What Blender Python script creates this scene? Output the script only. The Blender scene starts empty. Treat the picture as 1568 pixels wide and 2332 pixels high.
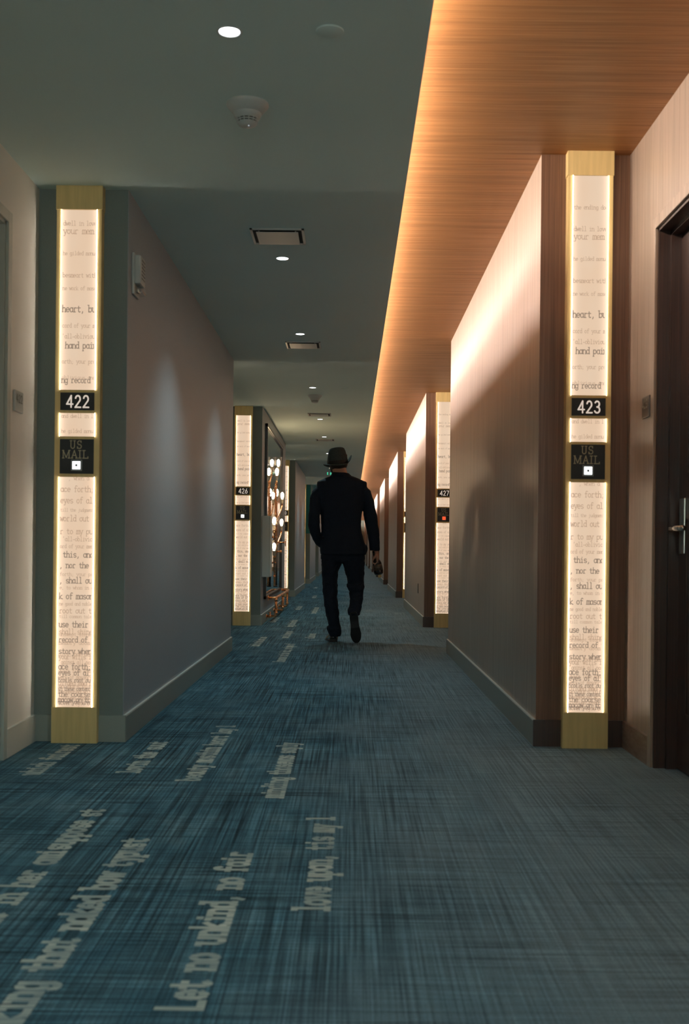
import bpy, bmesh, math, random
from mathutils import Vector, Matrix
random.seed(7)
SC = bpy.context.scene
COL = SC.collection

# ------------------------------------------------------------------ camera
cd = bpy.data.cameras.new('camera'); cam = bpy.data.objects.new('camera', cd); COL.objects.link(cam)
cd.sensor_fit = 'HORIZONTAL'; cd.sensor_width = 24.0; cd.lens = 24.0 * 2500 / 1568
cd.shift_x = -13.5 / 1568; cd.shift_y = 84.6 / 1568
cd.clip_start = 0.05; cd.clip_end = 200
ROLL = 0.0106
cam.matrix_world = Matrix(((1, -ROLL, 0, 0), (0, 0, -1, 0), (ROLL, 1, 0, 0.85), (0, 0, 0, 1)))
cd.dof.use_dof = True; cd.dof.focus_distance = 10.3; cd.dof.aperture_fstop = 5.0
SC.camera = cam
# ------------------------------------------------------------------ world, exposure
w = bpy.data.worlds.new('world'); SC.world = w; w.use_nodes = True
w.node_tree.nodes['Background'].inputs[0].default_value = (0.35, 0.6, 0.65, 1)
w.node_tree.nodes['Background'].inputs[1].default_value = 0.05
SC.view_settings.view_transform = 'Standard'; SC.view_settings.look = 'None'
SC.view_settings.gamma = 1; SC.view_settings.use_curve_mapping = False
SC.view_settings.exposure = 0.0
SC.cycles.use_denoising = True
SC.cycles.max_bounces = 7; SC.cycles.diffuse_bounces = 4; SC.cycles.glossy_bounces = 4
SC.cycles.sample_clamp_indirect = 4.0
SC.cycles.caustics_reflective = False; SC.cycles.caustics_refractive = False

# ------------------------------------------------------------------ light levels
DOWN_W = 42.0          # watts of each recessed downlight
DOWN_COL = (0.64, 0.96, 1.0)
COVE_W = 54.0           # watts of each 7.29 m cove strip
COVE_COL = (1.0, 0.80, 0.69)
BOX_E = 0.87           # lightbox panel emission
BULB_W = 3.0
# ------------------------------------------------------------------ measures of the corridor
XL, XR = -0.9825, 0.8152        # corridor faces of the piers
AL, AR = -1.372, 1.2014         # alcove back walls
ZG, ZW = 2.4065, 2.58           # grey ceiling, wood ceiling
LIP = 0.22
P0, PER, PLEN = 4.79, 7.29, 4.30
NP = 9
YEND = 66.0
YBACK = -3.2
PIERS = [P0 + PER * k for k in range(-1, NP)]

# ------------------------------------------------------------------ materials
def mat(name, col=(0.5, 0.5, 0.5), rough=0.6, metal=0.0, spec=0.5, emit=None, estr=0.0, coat=0.0, coat_r=0.2):
    m = bpy.data.materials.new(name); m.use_nodes = True
    b = m.node_tree.nodes['Principled BSDF']
    b.inputs['Base Color'].default_value = (*col, 1); b.inputs['Roughness'].default_value = rough
    b.inputs['Metallic'].default_value = metal; b.inputs['Specular IOR Level'].default_value = spec
    b.inputs['Coat Weight'].default_value = coat; b.inputs['Coat Roughness'].default_value = coat_r
    if emit:
        b.inputs['Emission Color'].default_value = (*emit, 1); b.inputs['Emission Strength'].default_value = estr
    return m
class NT:
    def __init__(s, m): s.t = m.node_tree; s.n = s.t.nodes; s.l = s.t.links; s.b = s.n['Principled BSDF']
    def new(s, t, **k):
        n = s.n.new(t)
        for a, v in k.items(): setattr(n, a, v)
        return n
    def link(s, a, b): s.l.new(a, b)
    def pos(s, scale):
        c = s.new('ShaderNodeNewGeometry'); v = s.new('ShaderNodeVectorMath', operation='MULTIPLY')
        s.link(c.outputs['Position'], v.inputs[0]); v.inputs[1].default_value = scale
        return v.outputs[0]
    def noise(s, vec, scale=1.0, detail=3, rough=0.5):
        n = s.new('ShaderNodeTexNoise'); n.inputs['Scale'].default_value = scale
        n.inputs['Detail'].default_value = detail; n.inputs['Roughness'].default_value = rough
        s.link(vec, n.inputs['Vector']); return n.outputs['Fac']
    def ramp(s, fac, stops):
        r = s.new('ShaderNodeValToRGB'); e = r.color_ramp.elements
        while len(e) < len(stops): e.new(0.5)
        for i, (p, c) in enumerate(stops):
            e[i].position = p; e[i].color = (*c, 1) if len(c) == 3 else c
        s.link(fac, r.inputs[0]); return r.outputs['Color']
    def math(s, op, a, b=None):
        m = s.new('ShaderNodeMath', operation=op)
        for i, x in enumerate((a, b)):
            if x is None: continue
            if isinstance(x, (int, float)): m.inputs[i].default_value = x
            else: s.link(x, m.inputs[i])
        return m.outputs[0]
    def mix(s, fac, a, b, bt='MIX'):
        m = s.new('ShaderNodeMix', data_type='RGBA', blend_type=bt)
        if isinstance(fac, (int, float)): m.inputs[0].default_value = fac
        else: s.link(fac, m.inputs[0])
        for i, x in ((6, a), (7, b)):
            if isinstance(x, tuple): m.inputs[i].default_value = (*x, 1)
            else: s.link(x, m.inputs[i])
        return m.outputs[2]
    def bump(s, h, strength=0.3, dist=0.002):
        b = s.new('ShaderNodeBump'); b.inputs['Strength'].default_value = strength; b.inputs['Distance'].default_value = dist
        s.link(h, b.inputs['Height']); s.link(b.outputs[0], s.b.inputs['Normal'])

def carpet_mat():
    m = mat('carpet_blue', rough=0.95, spec=0.1); t = NT(m)
    ly = t.noise(t.pos((115, 1.0, 0)), 1, 2, 0.5)           # threads running down the corridor
    lx = t.noise(t.pos((2.0, 88, 0)), 1, 2, 0.5)           # threads running across it
    py = t.noise(t.pos((2.0, 0.8, 0)), 1, 2)
    px = t.noise(t.pos((1.1, 1.9, 3)), 1.3, 3)
    blot = t.noise(t.pos((7, 4, 0)), 1, 4, 0.6)
    ly2 = t.noise(t.pos((230, 2.5, 1)), 1, 2, 0.5); lx2 = t.noise(t.pos((3, 210, 2)), 1, 2, 0.5)
    my = t.ramp(py, [(0.36, (0.35,) * 3), (0.6, (1, 1, 1))]); mx = t.ramp(px, [(0.38, (0.25,) * 3), (0.6, (1, 1, 1))])
    fy = t.ramp(ly, [(0.36, (0.30,) * 3), (0.52, (0.95,) * 3), (0.66, (1.25,) * 3)]); fx = t.ramp(lx, [(0.36, (0.26,) * 3), (0.52, (0.95,) * 3), (0.66, (1.2,) * 3)])
    gy = t.ramp(ly2, [(0.38, (0.62,) * 3), (0.62, (1.22,) * 3)]); gx_ = t.ramp(lx2, [(0.38, (0.62,) * 3), (0.62, (1.22,) * 3)])
    base = t.ramp(blot, [(0.30, (0.050, 0.130, 0.180)), (0.52, (0.086, 0.192, 0.250)), (0.72, (0.130, 0.245, 0.300))])
    # the weave turns greyer towards the wood side of the hall
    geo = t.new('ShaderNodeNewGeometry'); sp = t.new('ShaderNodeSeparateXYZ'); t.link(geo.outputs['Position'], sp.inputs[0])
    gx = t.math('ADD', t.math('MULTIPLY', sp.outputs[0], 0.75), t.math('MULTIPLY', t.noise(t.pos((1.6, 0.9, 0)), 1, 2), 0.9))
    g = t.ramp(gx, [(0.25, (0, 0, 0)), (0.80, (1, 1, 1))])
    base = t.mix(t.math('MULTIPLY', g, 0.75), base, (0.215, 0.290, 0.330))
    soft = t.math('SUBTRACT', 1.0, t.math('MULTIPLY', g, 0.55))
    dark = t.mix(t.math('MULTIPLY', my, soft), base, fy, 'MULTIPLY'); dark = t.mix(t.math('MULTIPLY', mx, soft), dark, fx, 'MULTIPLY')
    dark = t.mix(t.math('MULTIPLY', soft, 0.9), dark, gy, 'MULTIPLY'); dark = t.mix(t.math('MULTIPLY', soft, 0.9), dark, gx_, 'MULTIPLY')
    fine = t.noise(t.pos((260, 260, 0)), 1, 2, 0.5)
    f = t.ramp(fine, [(0.3, (0.72, 0.72, 0.72)), (0.7, (1.2, 1.2, 1.2))])
    c = t.mix(1.0, dark, f, 'MULTIPLY'); t.link(c, t.b.inputs['Base Color'])
    t.bump(fine, 0.5, 0.003)
    return m
def yarn_mat():
    m = mat('carpet_letter_yarn', rough=0.95, spec=0.1); t = NT(m)
    r = t.noise(t.pos((6, 190, 0)), 1, 2); b = t.noise(t.pos((9, 5, 0)), 1, 3)
    c = t.ramp(r, [(0.38, (0.22, 0.30, 0.30)), (0.60, (0.60, 0.64, 0.56))])
    c2 = t.mix(t.ramp(b, [(0.35, (0, 0, 0)), (0.7, (0.55, 0.55, 0.55))]), c, (0.15, 0.22, 0.25)); t.link(c2, t.b.inputs['Base Color'])
    return m
def wood_mat(name, scale, dark, mid, light, rough=0.34, coat=0.35):
    m = mat(name, rough=rough, spec=0.5, coat=coat, coat_r=0.28); t = NT(m)
    g = t.noise(t.pos(scale), 1, 4, 0.65); g2 = t.noise(t.pos(tuple(x * 0.13 for x in scale)), 1, 3, 0.6)
    c = t.ramp(g, [(0.30, dark), (0.52, mid), (0.74, light)])
    v = t.ramp(g2, [(0.3, (0.84, 0.84, 0.84)), (0.7, (1.12, 1.12, 1.12))])
    t.link(t.mix(1.0, c, v, 'MULTIPLY'), t.b.inputs['Base Color'])
    t.link(t.ramp(g, [(0.3, (rough + .10,) * 3), (0.7, (rough - .06,) * 3)]), t.b.inputs['Roughness'])
    t.bump(g, 0.12, 0.001)
    return m
def plaster_mat(name, col, rough, amp=0.05, sc=(180, 180, 180), bump=0.15, spec=0.4):
    m = mat(name, rough=rough, spec=spec); t = NT(m)
    n = t.noise(t.pos(sc), 1, 3, 0.6); n2 = t.noise(t.pos((0.7, 0.7, 0.7)), 1, 2)
    c = t.ramp(n, [(0.3, tuple(x * (1 - amp) for x in col)), (0.7, tuple(min(1, x * (1 + amp)) for x in col))])
    v = t.ramp(n2, [(0.3, (0.96,) * 3), (0.7, (1.04,) * 3)])
    t.link(t.mix(1.0, c, v, 'MULTIPLY'), t.b.inputs['Base Color']); t.bump(n, bump, 0.001)
    return m
def metal_mat(name, col, rough, metal, sc=(60, 60, 4), amp=0.08):
    m = mat(name, rough=rough, metal=metal); t = NT(m)
    n = t.noise(t.pos(sc), 1, 3)
    t.link(t.ramp(n, [(0.3, tuple(x * (1 - amp) for x in col)), (0.7, tuple(x * (1 + amp) for x in col))]), t.b.inputs['Base Color'])
    t.link(t.ramp(n, [(0.3, (rough * .85,) * 3), (0.7, (rough * 1.15,) * 3)]), t.b.inputs['Roughness'])
    return m
def cloth_mat(name, col, rough=0.85):
    m = mat(name, rough=rough, spec=0.25); t = NT(m)
    n = t.noise(t.pos((140, 140, 140)), 1, 3)
    t.link(t.ramp(n, [(0.3, tuple(x * .7 for x in col)), (0.7, tuple(x * 1.3 for x in col))]), t.b.inputs['Base Color']); t.bump(n, 0.4, 0.002)
    return m
def emit_mat(name, col, strength):
    return mat(name, col=(0.02, 0.02, 0.02), rough=0.5, emit=col, estr=strength)
def thin_glass(name, tint=(0.95, 0.97, 0.96), refl=0.12):
    m = bpy.data.materials.new(name); m.use_nodes = True; n = m.node_tree.nodes; l = m.node_tree.links
    n.remove(n['Principled BSDF']); o = n['Material Output']
    tr = n.new('ShaderNodeBsdfTransparent'); tr.inputs[0].default_value = (*tint, 1)
    gl = n.new('ShaderNodeBsdfGlossy'); gl.inputs['Roughness'].default_value = 0.05
    lw = n.new('ShaderNodeLayerWeight'); lw.inputs[0].default_value = 0.25
    mx = n.new('ShaderNodeMixShader'); mm = n.new('ShaderNodeMath'); mm.operation = 'MULTIPLY_ADD'
    mm.inputs[1].default_value = 0.6; mm.inputs[2].default_value = refl * 0.4
    l.new(lw.outputs['Facing'], mm.inputs[0]); l.new(mm.outputs[0], mx.inputs[0])
    l.new(tr.outputs[0], mx.inputs[1]); l.new(gl.outputs[0], mx.inputs[2]); l.new(mx.outputs[0], o.inputs[0])
    return m

M = {}
M['carpet'] = carpet_mat(); M['yarn'] = yarn_mat()
M['wood_c'] = wood_mat('wood_veneer_cross_grain', (2.0, 150, 2.0), (0.27, 0.110, 0.034), (0.40, 0.178, 0.060), (0.52, 0.260, 0.105), 0.50, 0.0)
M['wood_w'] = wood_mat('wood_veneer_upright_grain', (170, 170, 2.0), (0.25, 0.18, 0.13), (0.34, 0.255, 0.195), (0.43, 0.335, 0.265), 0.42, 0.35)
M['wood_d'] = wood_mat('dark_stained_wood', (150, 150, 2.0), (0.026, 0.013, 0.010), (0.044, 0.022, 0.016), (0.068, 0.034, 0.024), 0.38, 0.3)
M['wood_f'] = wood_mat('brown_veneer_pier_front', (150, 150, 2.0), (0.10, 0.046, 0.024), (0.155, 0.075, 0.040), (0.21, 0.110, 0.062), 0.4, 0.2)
M['wood_b'] = wood_mat('wood_baseboard_stain', (12, 12, 60), (0.16, 0.10, 0.075), (0.20, 0.135, 0.10), (0.25, 0.17, 0.13), 0.4, 0.2)
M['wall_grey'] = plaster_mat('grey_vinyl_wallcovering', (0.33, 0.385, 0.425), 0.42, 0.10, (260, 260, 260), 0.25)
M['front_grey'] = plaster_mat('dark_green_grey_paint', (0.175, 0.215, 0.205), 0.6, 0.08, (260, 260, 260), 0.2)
M['wall_white'] = plaster_mat('warm_white_paint', (0.80, 0.80, 0.74), 0.6, 0.02)
M['ceil_grey'] = plaster_mat('pale_grey_ceiling_paint', (0.68, 0.85, 0.82), 0.85, 0.02, spec=0.2)
M['base_grey'] = plaster_mat('grey_baseboard_paint', (0.27, 0.31, 0.28), 0.38, 0.03)
M['base_highlight'] = plaster_mat('baseboard_top_highlight', (0.70, 0.72, 0.68), 0.3, 0.02)  # highlight along the baseboard top edge, put in as a pale colour
M['base_brown'] = plaster_mat('taupe_baseboard_paint', (0.22, 0.23, 0.20), 0.4, 0.03)
M['base_white'] = plaster_mat('white_baseboard_paint', (0.68, 0.70, 0.64), 0.4, 0.02)
M['cove_white'] = plaster_mat('white_cove_paint', (0.8, 0.8, 0.78), 0.8, 0.02)
M['teal'] = plaster_mat('teal_wall_band', (0.006, 0.17, 0.18), 0.6, 0.05)
M['brass'] = metal_mat('satin_brass_finish', (0.76, 0.58, 0.26), 0.42, 0.2)
M['black'] = plaster_mat('black_plaque', (0.018, 0.022, 0.024), 0.35, 0.1)
M['ivory'] = mat('ivory_digits', (0.85, 0.78, 0.70), 0.5, emit=(1.0, 0.86, 0.74), estr=0.55)
M['gilt'] = mat('dull_gilt_letters', (0.30, 0.27, 0.17), 0.5, emit=(0.5, 0.42, 0.25), estr=0.05)
M['panel'] = emit_mat('lit_diffuser', (1.0, 0.735, 0.52), BOX_E)
def light_guide():
    m = emit_mat('lit_light_guide', (1.0, 0.735, 0.52), BOX_E); t = NT(m)
    c = t.new('ShaderNodeTexCoord'); sp = t.new('ShaderNodeSeparateXYZ'); t.link(c.outputs['Object'], sp.inputs[0])
    f = t.math('POWER', t.math('DIVIDE', t.math('ABSOLUTE', sp.outputs[0]), 0.0725), 5.0)
    t.link(t.math('ADD', BOX_E * 0.88, t.math('MULTIPLY', f, BOX_E * 0.50)), t.b.inputs['Emission Strength'])
    n = t.noise(t.pos((9, 9, 5)), 1, 2); t.link(t.ramp(n, [(0.3, (1.0, 0.715, 0.495)), (0.7, (1.0, 0.75, 0.54))]), t.b.inputs['Emission Color'])
    return m
M['panel'] = light_guide()
M['edge_front'] = emit_mat('acrylic_front_edge', (1.0, 0.80, 0.60), 1.12)
M['strip'] = emit_mat('led_edge', (1.0, 0.88, 0.73), 46.0)
M['ink'] = emit_mat('backlit_dark_ink', (1.0, 0.70, 0.50), 0.24)
M['ink2'] = emit_mat('backlit_faint_ink', (1.0, 0.64, 0.42), 0.47)
M['led_w'] = emit_mat('white_led', (0.93, 0.97, 1.0), 3.0)
M['led_r'] = emit_mat('red_led', (1.0, 0.07, 0.02), 1.8)
M['led_h'] = mat('led_housing', (0.16, 0.17, 0.16), 0.4)
M['lamp'] = emit_mat('downlight_lens', (0.96, 0.98, 1.0), 9.0)
M['white_plastic'] = plaster_mat('white_plastic', (0.50, 0.54, 0.52), 0.38, 0.02)
M['opal_dim'] = emit_mat('small_indicator', (0.9, 0.95, 1.0), 0.5)
M['opal'] = emit_mat('fill_globe_glow', (0.80, 1.0, 0.98), 230.0)  # glow of the added fill globes behind the viewer
M['dark_gap'] = mat('dark_recess', (0.03, 0.03, 0.028), 0.8)
M['steel'] = metal_mat('brushed_steel', (0.62, 0.60, 0.54), 0.28, 1.0)
M['copper'] = metal_mat('copper_pipe', (0.88, 0.44, 0.22), 0.27, 1.0, (30, 30, 30))
M['mirror'] = metal_mat('mirror_glass', (0.86, 0.89, 0.88), 0.03, 1.0, (2, 2, 2), 0.02)
M['black_frame'] = plaster_mat('black_frame_lacquer', (0.02, 0.02, 0.02), 0.3, 0.1)
M['cabinet'] = plaster_mat('grey_white_enamel', (0.74, 0.80, 0.76), 0.45, 0.03)
M['bulb'] = emit_mat('glowing_bulb', (1.0, 0.68, 0.40), 125.0)
M['glass'] = thin_glass('clear_thin_glass')
M['ceramic'] = mat('cream_socket', (0.75, 0.68, 0.55), 0.4)
M['suit'] = cloth_mat('dark_navy_suit_wool', (0.0028, 0.0085, 0.0190))
M['felt'] = cloth_mat('dark_grey_felt', (0.030, 0.042, 0.042))
M['band'] = cloth_mat('black_ribbon', (0.008, 0.009, 0.010), 0.5)
M['skin'] = mat('skin', (0.32, 0.18, 0.12), 0.5)
M['hair'] = cloth_mat('dark_brown_hair', (0.018, 0.013, 0.010), 0.6)
M['leather'] = mat('polished_black_leather', (0.010, 0.010, 0.011), 0.16, coat=0.5, coat_r=0.08)
M['sole'] = mat('black_leather_sole', (0.008, 0.009, 0.010), 0.5)
M['bottle'] = mat('dark_bottle_glass', (0.018, 0.014, 0.013), 0.14, coat=0.6, coat_r=0.05)
M['bottle_label'] = metal_mat('worn_bottle_label', (0.07, 0.06, 0.05), 0.5, 0.1, (90, 90, 90), 0.6)
M['exit_green'] = emit_mat('green_exit_letters', (0.05, 1.0, 0.55), 0.9)

# ------------------------------------------------------------------ mesh helpers
class MB:
    def __init__(s): s.v = []; s.f = []; s.m = []; s.sm = []
    def add(s, vs, fs, mi=0, smooth=False):
        o = len(s.v); s.v += [tuple(p) for p in vs]
        for f in fs: s.f.append(tuple(i + o for i in f)); s.m.append(mi); s.sm.append(smooth)
        return s
    def box(s, x0, x1, y0, y1, z0, z1, mi=0, bev=0.0):
        if bev <= 0:
            vs = [(x, y, z) for x in (x0, x1) for y in (y0, y1) for z in (z0, z1)]
            s.add(vs, [(0, 1, 3, 2), (4, 6, 7, 5), (0, 4, 5, 1), (2, 3, 7, 6), (0, 2, 6, 4), (1, 5, 7, 3)], mi); return s
        bm = bmesh.new(); bmesh.ops.create_cube(bm, size=1)
        for v in bm.verts: v.co = Vector(((x0 + x1) / 2 + v.co.x * (x1 - x0), (y0 + y1) / 2 + v.co.y * (y1 - y0), (z0 + z1) / 2 + v.co.z * (z1 - z0)))
        bmesh.ops.bevel(bm, geom=bm.edges[:], offset=bev, segments=2, affect='EDGES', profile=0.6)
        bm.verts.index_update(); s.add([v.co for v in bm.verts], [[v.index for v in f.verts] for f in bm.faces], mi); bm.free(); return s
    def loft(s, rings, mi=0, closed=True, smooth=True):
        n = len(rings[0]); vs = [p for r in rings for p in r]; fs = []
        for i in range(len(rings) - 1):
            for j in range(n): fs.append((i * n + j, i * n + (j + 1) % n, (i + 1) * n + (j + 1) % n, (i + 1) * n + j))
        if closed: fs.append(tuple(range(n - 1, -1, -1))); fs.append(tuple((len(rings) - 1) * n + j for j in range(n)))
        return s.add(vs, fs, mi, smooth)
    def tube(s, pts, r, n=12, mi=0, closed=True):
        pts = [Vector(p) for p in pts]; rs = r if isinstance(r, (list, tuple)) else [r] * len(pts); rings = []; up = None
        for i, p in enumerate(pts):
            t = (pts[min(i + 1, len(pts) - 1)] - pts[max(i - 1, 0)]).normalized()
            if up is None: up = Vector((0, 0, 1)) if abs(t.z) < 0.9 else Vector((1, 0, 0))
            a = t.cross(up).normalized(); b = a.cross(t).normalized(); up = b
            rings.append([p + (a * math.cos(k * 2 * math.pi / n) + b * math.sin(k * 2 * math.pi / n)) * rs[i] for k in range(n)])
        return s.loft(rings, mi, closed)
    def lathe(s, prof, c, n=32, mi=0, axis='z', closed=False):
        rings = []
        for r, h in prof:
            ring = []
            for k in range(n):
                a = k * 2 * math.pi / n; x, y = r * math.cos(a), r * math.sin(a)
                p = {'z': (x, y, h), 'x': (h, x, y), 'y': (x, h, y)}[axis]
                ring.append((c[0] + p[0], c[1] + p[1], c[2] + p[2]))
            rings.append(ring)
        return s.loft(rings, mi, closed)
    def ell(s, c, r, n=16, mi=0):
        rings = []
        for i in range(1, n):
            a = math.pi * i / n
            rings.append([(c[0] + r[0] * math.sin(a) * math.cos(k * math.pi / n), c[1] + r[1] * math.sin(a) * math.sin(k * math.pi / n), c[2] + r[2] * math.cos(a)) for k in range(2 * n)])
        return s.loft(rings, mi, True)
    def build(s, name, mats, parent=None, loc=None, fix=True):
        me = bpy.data.meshes.new(name); me.from_pydata(s.v, [], s.f)
        for m in (mats if isinstance(mats, (list, tuple)) else [mats]): me.materials.append(m)
        me.polygons.foreach_set('material_index', s.m); me.polygons.foreach_set('use_smooth', s.sm)
        if fix:
            bm = bmesh.new(); bm.from_mesh(me); bmesh.ops.recalc_face_normals(bm, faces=bm.faces); bm.to_mesh(me); bm.free()
        me.update()
        o = bpy.data.objects.new(name, me); COL.objects.link(o)
        if parent: o.parent = parent
        if loc: o.location = loc
        return o
def tag(o, label=None, cat=None, group=None, kind=None):
    if label: o['label'] = label
    if cat: o['category'] = cat
    if group: o['group'] = group
    if kind: o['kind'] = kind
    return o
def empty(name, loc, label, cat, group=None):
    o = bpy.data.objects.new(name, None); o.empty_display_size = 0.05; COL.objects.link(o); o.location = loc
    return tag(o, label, cat, group)
def struct(name, mb, m, label, cat, fix=True): return tag(mb.build(name, m, fix=fix), label, cat, None, 'structure')
def copy_tree(o, parent=None):
    c = o.copy(); COL.objects.link(c)
    if parent: c.parent = parent
    for ch in [x for x in bpy.data.objects if x.parent == o]: copy_tree(ch, c)
    return c
def light(kind, name, loc, energy, col, parent=None, **k):
    ld = bpy.data.lights.new(name, kind); ld.energy = energy; ld.color = col
    for a, v in k.items(): setattr(ld, a, v)
    o = bpy.data.objects.new(name, ld); COL.objects.link(o); o.location = loc
    if parent: o.parent = parent
    return o

# ------------------------------------------------------------------ stroke lettering (x-height 1, advance 1)
def arc(cx, cy, rx, ry, a0, a1, n=9):
    return [(cx + rx * math.cos(math.radians(a0 + (a1 - a0) * i / n)), cy + ry * math.sin(math.radians(a0 + (a1 - a0) * i / n))) for i in range(n + 1)]
O = lambda: arc(.42, .5, .36, .5, 0, 360, 12)
LOW = {
 'a': [O(), [(.78, 1), (.78, .1), (.92, 0)]], 'b': [[(.08, 1.6), (.08, 0)], O()], 'c': [arc(.45, .5, .38, .5, 40, 320)],
 'd': [O(), [(.78, 1.6), (.78, 0), (.9, 0)]], 'e': [[(.08, .52), (.8, .52)] + arc(.44, .5, .37, .5, 5, 315)],
 'f': [arc(.62, 1.3, .25, .3, 30, 180) + [(.37, 0)], [(.1, .95), (.75, .95)]], 'g': [O(), [(.78, 1)] + arc(.45, -.2, .33, .3, 0, -160)],
 'h': [[(.1, 1.6), (.1, 0)], arc(.45, .6, .33, .4, 180, 0) + [(.78, 0)]], 'i': [[(.2, 1), (.45, 1), (.45, 0)], [(.2, 0), (.7, 0)], [(.42, 1.4), (.48, 1.4)]],
 'j': [[(.55, 1), (.55, -.2)] + arc(.3, -.2, .25, .25, 0, -120), [(.52, 1.4), (.58, 1.4)]], 'k': [[(.1, 1.6), (.1, 0)], [(.75, 1), (.12, .42), (.82, 0)]],
 'l': [[(.2, 1.6), (.45, 1.6), (.45, 0)], [(.15, 0), (.75, 0)]], 'm': [[(.04, 1), (.04, 0)], arc(.24, .7, .2, .3, 180, 0, 6) + [(.44, 0)], arc(.67, .7, .22, .3, 180, 0, 6) + [(.89, 0)]],
 'n': [[(.1, 1), (.1, 0)], arc(.45, .6, .33, .4, 180, 0) + [(.78, 0)]], 'o': [O()], 'p': [[(.08, 1), (.08, -.6)], O()],
 'q': [O(), [(.8, 1), (.8, -.6)]], 'r': [[(.22, 1), (.22, 0)], [(.05, 0), (.5, 0)], arc(.55, .6, .33, .38, 180, 50)],
 's': [arc(.45, .74, .32, .26, 30, 260, 8) + arc(.45, .25, .34, .25, 80, -150, 8)], 't': [[(.35, 1.35), (.35, .25)] + arc(.58, .22, .22, .22, 180, 320, 5), [(.08, .95), (.75, .95)]],
 'u': [[(.1, 1), (.1, .4)] + arc(.43, .38, .33, .38, 180, 360), [(.78, 1), (.78, 0), (.9, 0)]], 'v': [[(.05, 1), (.42, 0), (.82, 1)]],
 'w': [[(.0, 1), (.22, 0), (.45, .85), (.68, 0), (.92, 1)]], 'x': [[(.08, 1), (.8, 0)], [(.8, 1), (.08, 0)]], 'y': [[(.08, 1), (.45, .05)], [(.82, 1), (.35, -.5), (.1, -.5)]],
 'z': [[(.1, 1), (.78, 1), (.1, 0), (.8, 0)]], ',': [[(.42, .12), (.42, -.05), (.28, -.3)]], ';': [[(.42, .12), (.42, -.05), (.28, -.3)], [(.38, .8), (.46, .8)]],
 '-': [[(.1, .5), (.8, .5)]], "'": [[(.42, 1.6), (.38, 1.2)]], '.': [[(.38, .05), (.46, .05)]], 'L': [[(.1, 1.6), (.1, 0), (.8, 0)]]}
SLAB = {'h': [(.1, 0), (.78, 0)], 'n': [(.1, 0), (.78, 0), (.0, 1)], 'm': [(.04, 0), (.44, 0), (.89, 0)], 'k': [(.1, 0), (.8, 0)], 'p': [(.08, -.6)], 'u': [(.02, 1)], 'y': [(.08, 1), (.82, 1)],
        'w': [(0, 1), (.92, 1)], 'f': [(.37, 0)], 'd': [(.68, 1.6)], 'b': [(0, 1.6)], 'v': [(.05, 1), (.82, 1)]}
CAP = {
 '0': [arc(.45, .7, .38, .7, 0, 360, 20)], '1': [[(.2, 1.15), (.5, 1.4), (.5, 0)]], '2': [arc(.45, 1.0, .34, .4, 165, -30, 10) + [(.08, 0), (.86, 0)]],
 '3': [arc(.42, 1.05, .32, .35, 150, -90, 10), arc(.42, .36, .38, .36, 90, -155, 10)], '4': [[(.66, 0), (.66, 1.4), (.02, .38), (.9, .38)]],
 '5': [[(.78, 1.4), (.25, 1.4), (.18, .8)] + arc(.42, .45, .38, .45, 110, -150, 10)], '6': [arc(.45, .42, .36, .42, 0, 360, 16), [(.12, .55), (.62, 1.42)]],
 '7': [[(.08, 1.4), (.85, 1.4), (.3, 0)]], '8': [arc(.45, 1.05, .3, .34, 0, 360, 14), arc(.45, .37, .37, .37, 0, 360, 14)], '9': [arc(.45, 1.0, .36, .42, 0, 360, 16), [(.78, .86), (.3, 0)]],
 'E': [[(.8, 1.4), (.12, 1.4), (.12, 0), (.8, 0)], [(.12, .72), (.7, .72)]], 'X': [[(.05, 1.4), (.85, 0)], [(.85, 1.4), (.05, 0)]], 'T': [[(.45, 0), (.45, 1.4)], [(.05, 1.4), (.85, 1.4)]]}
SERIF = {
 'U': [[(.15, 1.4), (.15, .4)] + arc(.48, .4, .33, .4, 180, 360) + [(.81, 1.4)], [(0, 1.4), (.32, 1.4)], [(.66, 1.4), (.96, 1.4)]],
 'S': [arc(.45, 1.04, .32, .36, 25, 265, 10) + arc(.45, .35, .36, .36, 85, -155, 10), [(.76, 1.38), (.76, 1.08)], [(.1, .02), (.1, .32)]],
 'M': [[(.12, 0), (.12, 1.4), (.6, .1), (1.08, 1.4), (1.08, 0)], [(0, 0), (.26, 0)], [(.92, 0), (1.22, 0)], [(0, 1.4), (.2, 1.4)], [(1.0, 1.4), (1.22, 1.4)]],
 'A': [[(.1, 0), (.5, 1.4), (.9, 0)], [(.24, .5), (.76, .5)], [(0, 0), (.24, 0)], [(.74, 0), (1.0, 0)]],
 'I': [[(.2, 0), (.2, 1.4)], [(0, 0), (.4, 0)], [(0, 1.4), (.4, 1.4)]],
 'L': [[(.18, 1.4), (.18, 0), (.85, 0), (.85, .28)], [(0, 1.4), (.4, 1.4)], [(0, 0), (.3, 0)]]}
STK = [0]
def strokes(mb, glyph, org, ex, ey, size, th, mi, clip=None, wscale=1.0, nrm=None, lift=0.0):
    """draw one glyph: org + x*ex + y*ey, flat quads of width th"""
    for pl in glyph:
        for (x0, y0), (x1, y1) in zip(pl, pl[1:]):
            a = Vector((x0 * wscale, y0)) * size; b = Vector((x1 * wscale, y1)) * size; d = b - a
            if d.length < 1e-7: continue
            d.normalize(); n = Vector((-d.y, d.x)) * th / 2; e = d * th * 0.45
            q = [a - e - n, b + e - n, b + e + n, a - e + n]
            if clip is not None:
                lo, hi = clip
                if max(p.x for p in q) <= lo or min(p.x for p in q) >= hi: continue
                q = [Vector((min(max(p.x, lo), hi), p.y)) for p in q]
            STK[0] = (STK[0] + 1) % 14; up = ex.cross(ey) * (2.2e-5 * STK[0])       # threads never lie in one plane
            vs = [org + ex * p.x + ey * p.y + up for p in q]
            mb.add(vs, [(0, 1, 2, 3)], mi)
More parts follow.
